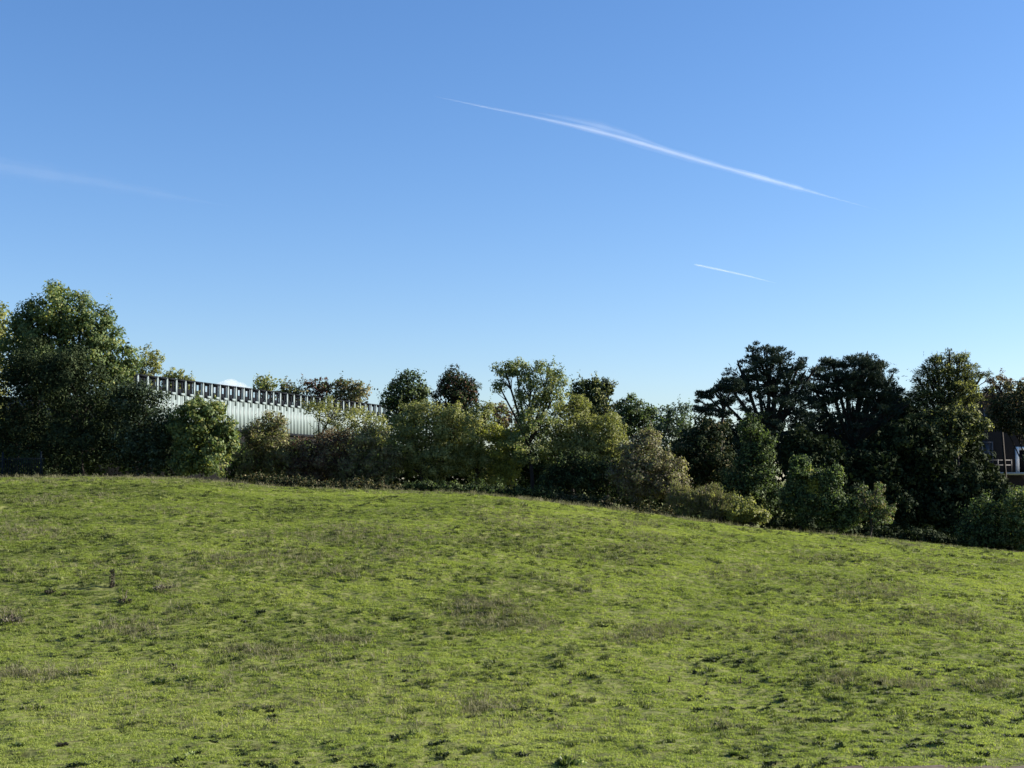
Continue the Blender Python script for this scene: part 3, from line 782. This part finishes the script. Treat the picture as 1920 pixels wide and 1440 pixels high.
def scatter(name, label, cat, P, scale, tint, protos, seed=0):
    """points with scale and tint carry one of the prototype tufts each (geometry nodes)"""
    me = bpy.data.meshes.new(name)
    me.vertices.add(len(P)); me.vertices.foreach_set('co', np.asarray(P, np.float32).ravel())
    attr(me, 'size', scale); attr(me, 'hue', tint)
    attr(me, 'turn', np.random.default_rng(seed).random(len(P)) * 6.283)
    ob = link(name, me)
    tag(ob, label, cat, kind='stuff')
    coll = bpy.data.collections.new(name + '_tufts')
    for p in protos: coll.objects.link(p)
    ng = bpy.data.node_groups.new(name, 'GeometryNodeTree')
    ng.interface.new_socket('Geometry', in_out='INPUT', socket_type='NodeSocketGeometry')
    ng.interface.new_socket('Geometry', in_out='OUTPUT', socket_type='NodeSocketGeometry')
    N, Lk = ng.nodes, ng.links
    gi, go = N.new('NodeGroupInput'), N.new('NodeGroupOutput')
    iop = N.new('GeometryNodeInstanceOnPoints')
    ci = N.new('GeometryNodeCollectionInfo'); ci.inputs['Collection'].default_value = coll
    ci.inputs['Separate Children'].default_value = True; ci.inputs['Reset Children'].default_value = True
    def na(n_):
        a = N.new('GeometryNodeInputNamedAttribute'); a.data_type = 'FLOAT'; a.inputs['Name'].default_value = n_; return a.outputs['Attribute']
    cx = N.new('ShaderNodeCombineXYZ'); Lk.new(na('turn'), cx.inputs[2])
    Lk.new(gi.outputs[0], iop.inputs['Points']); Lk.new(ci.outputs[0], iop.inputs['Instance'])
    iop.inputs['Pick Instance'].default_value = True
    ri = N.new('FunctionNodeRandomValue'); ri.data_type = 'INT'
    ri.inputs[4].default_value = 0; ri.inputs[5].default_value = len(protos) - 1
    Lk.new(ri.outputs[2], iop.inputs['Instance Index'])
    Lk.new(cx.outputs[0], iop.inputs['Rotation'])
    Lk.new(na('size'), iop.inputs['Scale'])
    Lk.new(iop.outputs[0], go.inputs[0])
    md = ob.modifiers.new('scatter', 'NODES'); md.node_group = ng
    return ob


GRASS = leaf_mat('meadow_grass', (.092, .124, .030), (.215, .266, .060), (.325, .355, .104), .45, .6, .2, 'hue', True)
WEED = leaf_mat('dry_weed', (.090, .088, .052), (.150, .145, .088), (.220, .205, .130), .25, .8, .1, 'hue', True)


def region(n, y0=22, y1=76, m_=8.0):
    y = np.sqrt(rng.random(n) * (y1 ** 2 - y0 ** 2) + y0 ** 2)
    x = (rng.random(n) * 2 - 1) * (.415 * y + m_)
    return x, y


x, y = region(330000)
ok = y > np.interp(x, px_, far_) - .12 + .25 * rng.random(len(x)) ** 2
x, y = x[ok], y[ok]
patch = fbm(x * .28 + 4, y * .45 + 1, 3)
clumpn = fbm(x * 1.6, y * 2.2, 2)
hue = .46 + .30 * patch + .15 * clumpn - .12 * np.clip(-x / 20, -.3, 1) * np.clip((y - 30) / 25, 0, 1) - .05 * np.clip((y - 45) / 15, 0, 1) + .10 * np.clip((8 - x) / 12, 0, 1) * np.clip((38 - y) / 6, 0, 1) + rng.normal(size=len(x)) * .12  # weedier tone upper left, plus the slope's broad sun and shade put into the tint
size = (.62 + .33 * rng.random(len(x)) + .35 * np.clip(clumpn, -.6, 1))
sx, sy = hit(210, 1103)
size = np.where((np.abs(y - sy + .1) < .35) & (x > sx - 1.7) & (x < sx + .3), size * .3, size)
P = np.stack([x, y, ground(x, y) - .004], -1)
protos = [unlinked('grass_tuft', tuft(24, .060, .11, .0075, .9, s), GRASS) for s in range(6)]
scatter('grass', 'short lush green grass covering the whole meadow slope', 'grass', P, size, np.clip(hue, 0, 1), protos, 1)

# coarse darker clumps and dry grey weeds, in the drifts the photograph shows
DR = [(640, 995, 60, 9), (700, 1005, 90, 14), (740, 1045, 50, 10), (560, 1045, 70, 12), (640, 1075, 50, 9), (960, 985, 60, 8), (905, 1130, 40, 10), (900, 1150, 70, 14),
      (960, 1175, 70, 12), (1185, 1200, 50, 10), (1230, 1185, 40, 9), (245, 1180, 50, 14), (310, 1105, 22, 10), (18, 1157, 26, 13), (500, 1225, 70, 9), (640, 1205, 50, 9),
      (1400, 1080, 60, 10), (1580, 1275, 40, 9), (1640, 1110, 70, 16), (1530, 1050, 60, 10), (1780, 1160, 50, 12), (1200, 1030, 60, 8), (1190, 985, 70, 8), (60, 940, 70, 9),
      (150, 935, 60, 6), (40, 1000, 60, 12), (1720, 1060, 60, 10), (1560, 1200, 50, 9), (60, 1265, 80, 10), (420, 1050, 60, 12), (900, 1330, 50, 8), (1700, 1285, 50, 8), (1840, 1290, 40, 7)]


wx_, wy_ = [], []
for px, py, rx, ry in DR:
    nn = int(rx * ry * .22)
    for qx, qy in zip(px + rng.normal(size=nn) * rx * .75, py + rng.normal(size=nn) * ry * .75):
        a, b2 = hit(qx, qy); wx_.append(a); wy_.append(b2)
x2, y2 = region(31000, 25.5, 75)
k2 = fbm(x2 * .22 + 9, y2 * .38 + 2, 3) + .12 * (y2 - 45) / 25 + .10 * np.clip(-x2 / 20, -1, 1) > .24
x2, y2 = np.concatenate([np.array(wx_), x2[k2]]), np.concatenate([np.array(wy_), y2[k2]])
P = np.stack([x2, y2, ground(x2, y2)], -1)
protos = [unlinked('weed_tuft', tuft(10, .16, .11, .0055, .6, 40 + s), WEED) for s in range(5)]
scatter('dry_weeds', 'drifts of dry grey brown weed stalks standing in the grass', 'weeds', P, .5 + .75 * rng.random(len(P)), rng.random(len(P)), protos, 2)
# coarse dark tussocks
x3, y3 = region(25000, 25.5, 72)
k3 = fbm(x3 * .5 + 1, y3 * .7 + 6, 3) - .25 * np.clip((4 - x3) / 8, 0, 1) * np.clip((37 - y3) / 6, 0, 1) > .05
x3, y3 = x3[k3], y3[k3]
P = np.stack([x3, y3, ground(x3, y3)], -1)
TUS = leaf_mat('coarse_tussock', (.040, .052, .016), (.090, .112, .030), (.170, .190, .060), .3, .6, .2, 'hue', True)
protos = [unlinked('tussock_tuft', tuft(30, .125, .11, .010, .6, 70 + s), TUS) for s in range(5)]
scatter('tussocks', 'coarse dark green tussocks dotted through the meadow grass', 'grass', P, .5 + .7 * rng.random(len(P)) ** 2, rng.random(len(P)), protos, 3)
# small dark flat rosettes low on the slope
x5, y5 = region(3300, 24.9, 40)
k5 = fbm(x5 * .35 + 7, y5 * .6 + 3, 2) + .012 * x5 + .02 * (30 - y5) > .12
x5, y5 = x5[k5], y5[k5]
P = np.stack([x5, y5, ground(x5, y5)], -1)
ROS = leaf_mat('weed_rosette', (.010, .016, .006), (.022, .034, .010), (.060, .080, .022), .12, .6, .15, 'hue', True)
protos = [unlinked('rosette', tuft(26, .085, .10, .018, 1.0, 120 + s), ROS) for s in range(4)]
scatter('weed_rosettes', 'small dark flat weed rosettes dotted low on the slope', 'weeds', P, .5 + .8 * rng.random(len(P)) ** 2, rng.random(len(P)), protos, 5)
# tall ragged fringe along the crest
x4 = (rng.random(5200) * 2 - 1) * 36; y4 = 68.5 + 6 * rng.random(5200)
k4 = rng.random(5200) < .2 + .8 * np.clip(fbm(x4 * .4, y4 * .2, 2), 0, 1)
k4 &= (x4 < 18)
x4, y4 = x4[k4], y4[k4]
P = np.stack([x4, y4, ground(x4, y4)], -1)
protos = [unlinked('fringe_tuft', tuft(10, .30, .12, .007, .5, 90 + s), WEED) for s in range(5)]
scatter('fringe_grass', 'tall ragged brown grass fringing the crest below the hedge', 'grass', P, .45 + .7 * rng.random(len(P)), .2 + .6 * rng.random(len(P)), protos, 4)

# ------------------------------------------------------------------ things standing in the meadow
WOOD = plain('weathered_wood', (.030, .024, .020), (.095, .080, .066), 14.0, .9, .6, stretch=(3, 3, .5))
STALK = plain('dead_stalk', (.040, .032, .022), (.085, .068, .045), 20.0, .9)
DOCK = leaf_mat('dock_leaf', (.020, .034, .012), (.050, .080, .020), (.130, .160, .050), .3)
PALELEAF = leaf_mat('pale_leaf', (.10, .16, .04), (.24, .30, .10), (.55, .58, .34), .3)
DEAD = leaf_mat('dead_leaf', (.016, .014, .011), (.034, .030, .022), (.100, .088, .062), .1)


def herb(name, label, px, py, wpx, hpx, mat, n=60, leaf=.10, cat='plant', stalks=0, stalk_h=0, group=None, aspect=.4, column=False):
    """a rosette or clump: many blades of its own around a base, optionally with dead stalks"""
    a, b2 = hit(px, py)
    z = gz(a, b2); k = b2 / F
    O_ = np.array((a, b2, z))
    root = empty(name, tuple(O_))
    tag(root, label, cat, group)
    w_, h_ = wpx * k * .5, hpx * k
    an = rng.random(n) * 6.283; rr = np.sqrt(rng.random(n))
    p = np.stack([np.cos(an) * rr * w_, np.sin(an) * rr * w_, (.10 + .8 * rng.random(n) * (1 - rr * .7)) * h_], -1)
    if column:
        p[:, 2] = rng.random(n) ** 1.2 * h_; p[:, :2] *= (.55 + .6 * np.abs(np.sin(p[:, 2:] / h_ * 8)) * (1 - .4 * p[:, 2:] / h_))
    ax = np.stack([np.cos(an) * .7, np.sin(an) * .7, .5 + .5 * rng.random(n)], -1) + rng.normal(size=(n, 3)) * .35
    ax /= np.linalg.norm(ax, axis=1, keepdims=True)
    Lf = leaf * (.6 + .8 * rng.random(n))
    me = leaves(p, ax, Lf, Lf * aspect, rng.random(n)); me.materials.append(mat)
    link('foliage', me, root)
    if stalks:
        s_ = MB()
        for i in range(stalks):
            q = rng.normal(size=3) * .25 * w_; q[2] = -.03
            tip = q + np.array((rng.normal() * .12, rng.normal() * .12, 1)) * stalk_h * k * (.7 + .3 * rng.random() if i else 1)
            s_.tube([q, (q + tip) / 2 + rng.normal(size=3) * .015, tip], [.011, .009, .006], 5)
        s_.build('stalk', STALK, root)
    return root


herb('dead_stalk', 'tall ragged dead weed stalk casting a long shadow on the left of the slope', 210, 1104, 11, 36, DEAD, 190, .075, stalks=5, stalk_h=34, column=True)
herb('weed_clump', 'black clump of dead weed left of the tall ragged stalk, the larger of two', 94, 1114, 22, 12, DEAD, 110, .09)
herb('weed_clump', 'small black clump of dead weed between the larger one and the tall ragged stalk', 119, 1117, 14, 9, DEAD, 70, .08)
herb('thistle', 'dead thistle clump with one tall thin stalk, right below the tall ragged stalk', 236, 1133, 30, 16, DEAD, 120, .09, stalks=3, stalk_h=34)
herb('weed_clump', 'grey bramble clump low on the slope right of the tall ragged stalk', 303, 1108, 36, 18, DEAD, 130, .08, stalks=5, stalk_h=18)
herb('weed_clump', 'grey bramble clump touching the left edge of the photograph', 18, 1170, 48, 24, DEAD, 220, .08, stalks=8, stalk_h=24)
herb('dock_plant', 'dark leafy dock clump above the pale bank at lower left', 300, 1285, 30, 15, DOCK, 90, .12)
herb('dock_plant', 'lower wide row of dock leaves right of the dark clump on the bank', 355, 1278, 44, 12, DOCK, 90, .10)
SG = 'dead stalks on the lower slope'
herb('dead_stalk', 'lone dark stub of a dead stalk near the middle of the lower slope', 1069, 1283, 10, 6, DEAD, 24, .06, stalks=3, stalk_h=13, group=SG)
herb('dead_stalk', 'leftmost dark stub of the three dead stalks on the right of the lower slope', 1255, 1280, 9, 6, DEAD, 24, .06, stalks=3, stalk_h=14, group=SG)
herb('dead_stalk', 'short bent dead stalk between two darker stubs on the lower slope', 1326, 1285, 10, 6, DEAD, 24, .06, stalks=3, stalk_h=12, group=SG)
herb('dead_stalk', 'tallest dark dead stalk, rightmost of the three on the lower slope', 1389, 1283, 9, 6, DEAD, 24, .06, stalks=4, stalk_h=19, group=SG)
herb('dock_plant', 'glossy dark leaved plant with pale leaf edges at the edge of the path', 1062, 1437, 40, 20, DOCK, 90, .13)
herb('dock_plant', 'bright yellow green weed beside the glossy plant at the edge of the path', 1090, 1436, 18, 16, PALELEAF, 45, .10)
herb('daisy_clump', 'pale leaved weed with whitish tips low on the left near the path', 358, 1420, 22, 13, PALELEAF, 50, .07)
herb('daisy_clump', 'small whitish weed left of the pale leaved one by the path', 209, 1424, 10, 9, PALELEAF, 28, .06)
herb('daisy_clump', 'whitish flecked weed higher up the lower left slope', 254, 1351, 18, 8, PALELEAF, 40, .06)
herb('dock_plant', 'dark dock rosette at the lower left of the slope', 30, 1402, 26, 11, DOCK, 60, .10)
herb('dock_plant', 'black rosette with bare soil beside it, lower left', 117, 1400, 20, 8, DEAD, 60, .08)
herb('dock_plant', 'pair of dark rosettes left of centre just above the path', 678, 1411, 26, 9, DOCK, 70, .09)
herb('dock_plant', 'wide dark rosette just right of that pair above the path', 720, 1412, 34, 8, DOCK, 70, .09)
herb('dock_plant', 'dark rosette at the lower right corner near the path', 1828, 1430, 36, 9, DOCK, 80, .10)
herb('dock_plant', 'dark round rosette at the lower slope right of the middle', 1375, 1416, 18, 8, DOCK, 50, .09)
herb('thistle', 'slender dark sapling stake standing on the crest before the hedge', 1037, 939, 8, 8, DEAD, 24, .08, cat='sapling', stalks=1, stalk_h=60)

# ------------------------------------------------------------------ contrails and cloud
def vol_mat(name, dens, col=(1, 1, 1), aniso=.2, noise=None):
    m = bpy.data.materials.new(name); m.use_nodes = True
    nt = m.node_tree
    for n_ in list(nt.nodes):
        if n_.type == 'BSDF_PRINCIPLED': nt.nodes.remove(n_)
    v = nt.nodes.new('ShaderNodeVolumeScatter')
    v.inputs['Color'].default_value = (*col, 1); v.inputs['Density'].default_value = dens; v.inputs['Anisotropy'].default_value = aniso
    nt.links.new(v.outputs[0], nt.nodes['Material Output'].inputs['Volume'])
    return m


def contrail(label, pts, Yd, tau, name='contrail', flatten=1.0):
    """closed tube of ice cloud along pixel points (px, py, half width px)"""
    T_ = MB(); P3 = [at(a, b_, Yd) for a, b_, _ in pts]; k = Yd / F
    # resample smoothly
    tt = np.linspace(0, len(pts) - 1, 60)
    P3 = np.array(P3); rr = np.array([c * k for _, _, c in pts])
    Q = np.stack([np.interp(tt, range(len(pts)), P3[:, i]) for i in range(3)], -1); rq = np.interp(tt, range(len(pts)), rr)
    for _ in range(6):
        Q[1:-1] = (Q[:-2] + 2 * Q[1:-1] + Q[2:]) / 4; rq[1:-1] = (rq[:-2] + 2 * rq[1:-1] + rq[2:]) / 4
    rq = rq * (1 + .15 * fbm(tt * 2.2, tt * 0 + 3.0))
    T_.tube(list(Q), list(rq), 14)
    mid = Q.mean(0)
    root = empty(name, tuple(mid))
    tag(root, label, name)
    for part, f_, w_ in (('core', .55, .45), ('sheath', 1.05, .35), ('veil', 1.75, .20)):
        T_ = MB(); wob = 1 + .42 * fbm(tt * 1.5 * (2 - f_) + 11 * f_, tt * 0 + 3.0 + f_)
        off = np.stack([fbm(tt * .7, tt * 0 + 5 * f_) * .0, tt * 0, fbm(tt * .8 + 4, tt * 0 + 7 * f_)], -1) * (rq * .3 * f_)[:, None]
        T_.tube(list(Q + off), list(rq * f_ * wob), 14)
        T_.build(part, vol_mat('ice_cloud_' + part, tau * w_ / (2 * f_ * rq.max())), root, True, origin=mid)
    return root


contrail('long white vapour trail slanting down across the upper right sky',
         [(812, 180, .2), (850, 188, 1.2), (900, 199, 2.0), (1000, 219, 3.0), (1100, 241, 4.2), (1200, 267, 5.4), (1300, 298, 5.4), (1400, 326, 4.6), (1480, 348, 4.2), (1530, 362, 2.6), (1570, 373, 1.2), (1660, 398, .2)], 30000, .28)
contrail('short bright vapour trail low in the right half of the sky',
         [(1301, 495.5, .5), (1310, 497.5, 1.6), (1350, 506, 1.7), (1400, 517, 1.5), (1455, 531, .3)], 26000, .32)
contrail('faint broad old vapour streak at the left edge of the sky',
         [(-120, 285, 8), (0, 312, 15), (90, 328, 15), (180, 342, 12), (290, 362, 8), (440, 388, 1)], 34000, .045)
contrail('soft feathered wisp lying along the upper side of the long trail',
         [(1000, 210, .5), (1060, 222, 4), (1130, 238, 7), (1190, 256, 5), (1260, 280, .5)], 30400, .09)
cl = MB()
import bmesh
bm = bmesh.new()
for (px, py, r_) in ((432, 722, 12), (418, 725, 10), (448, 727, 11), (400, 730, 9), (465, 732, 8), (385, 734, 7)):
    c = at(px, py, 9000); k = 9000 / F
    r2 = bmesh.ops.create_icosphere(bm, subdivisions=3, radius=r_ * k)
    for v in r2['verts']: v.co = Vector((v.co.x * 1.5, v.co.y, v.co.z)) + Vector(c)
cme = bpy.data.meshes.new('cloud'); 
org = Vector(at(430, 725, 9000))
for v in bm.verts: v.co -= org
bm.to_mesh(cme); bm.free()
co = link('cloud', cme, None, [vol_mat('cloud_vapour', .007)])
co.location = org
rm = co.modifiers.new('merge', 'REMESH'); rm.mode = 'VOXEL'; rm.voxel_size = 5
tag(co, 'small white cloud just peeping over the roof edge of the pale building', 'cloud')
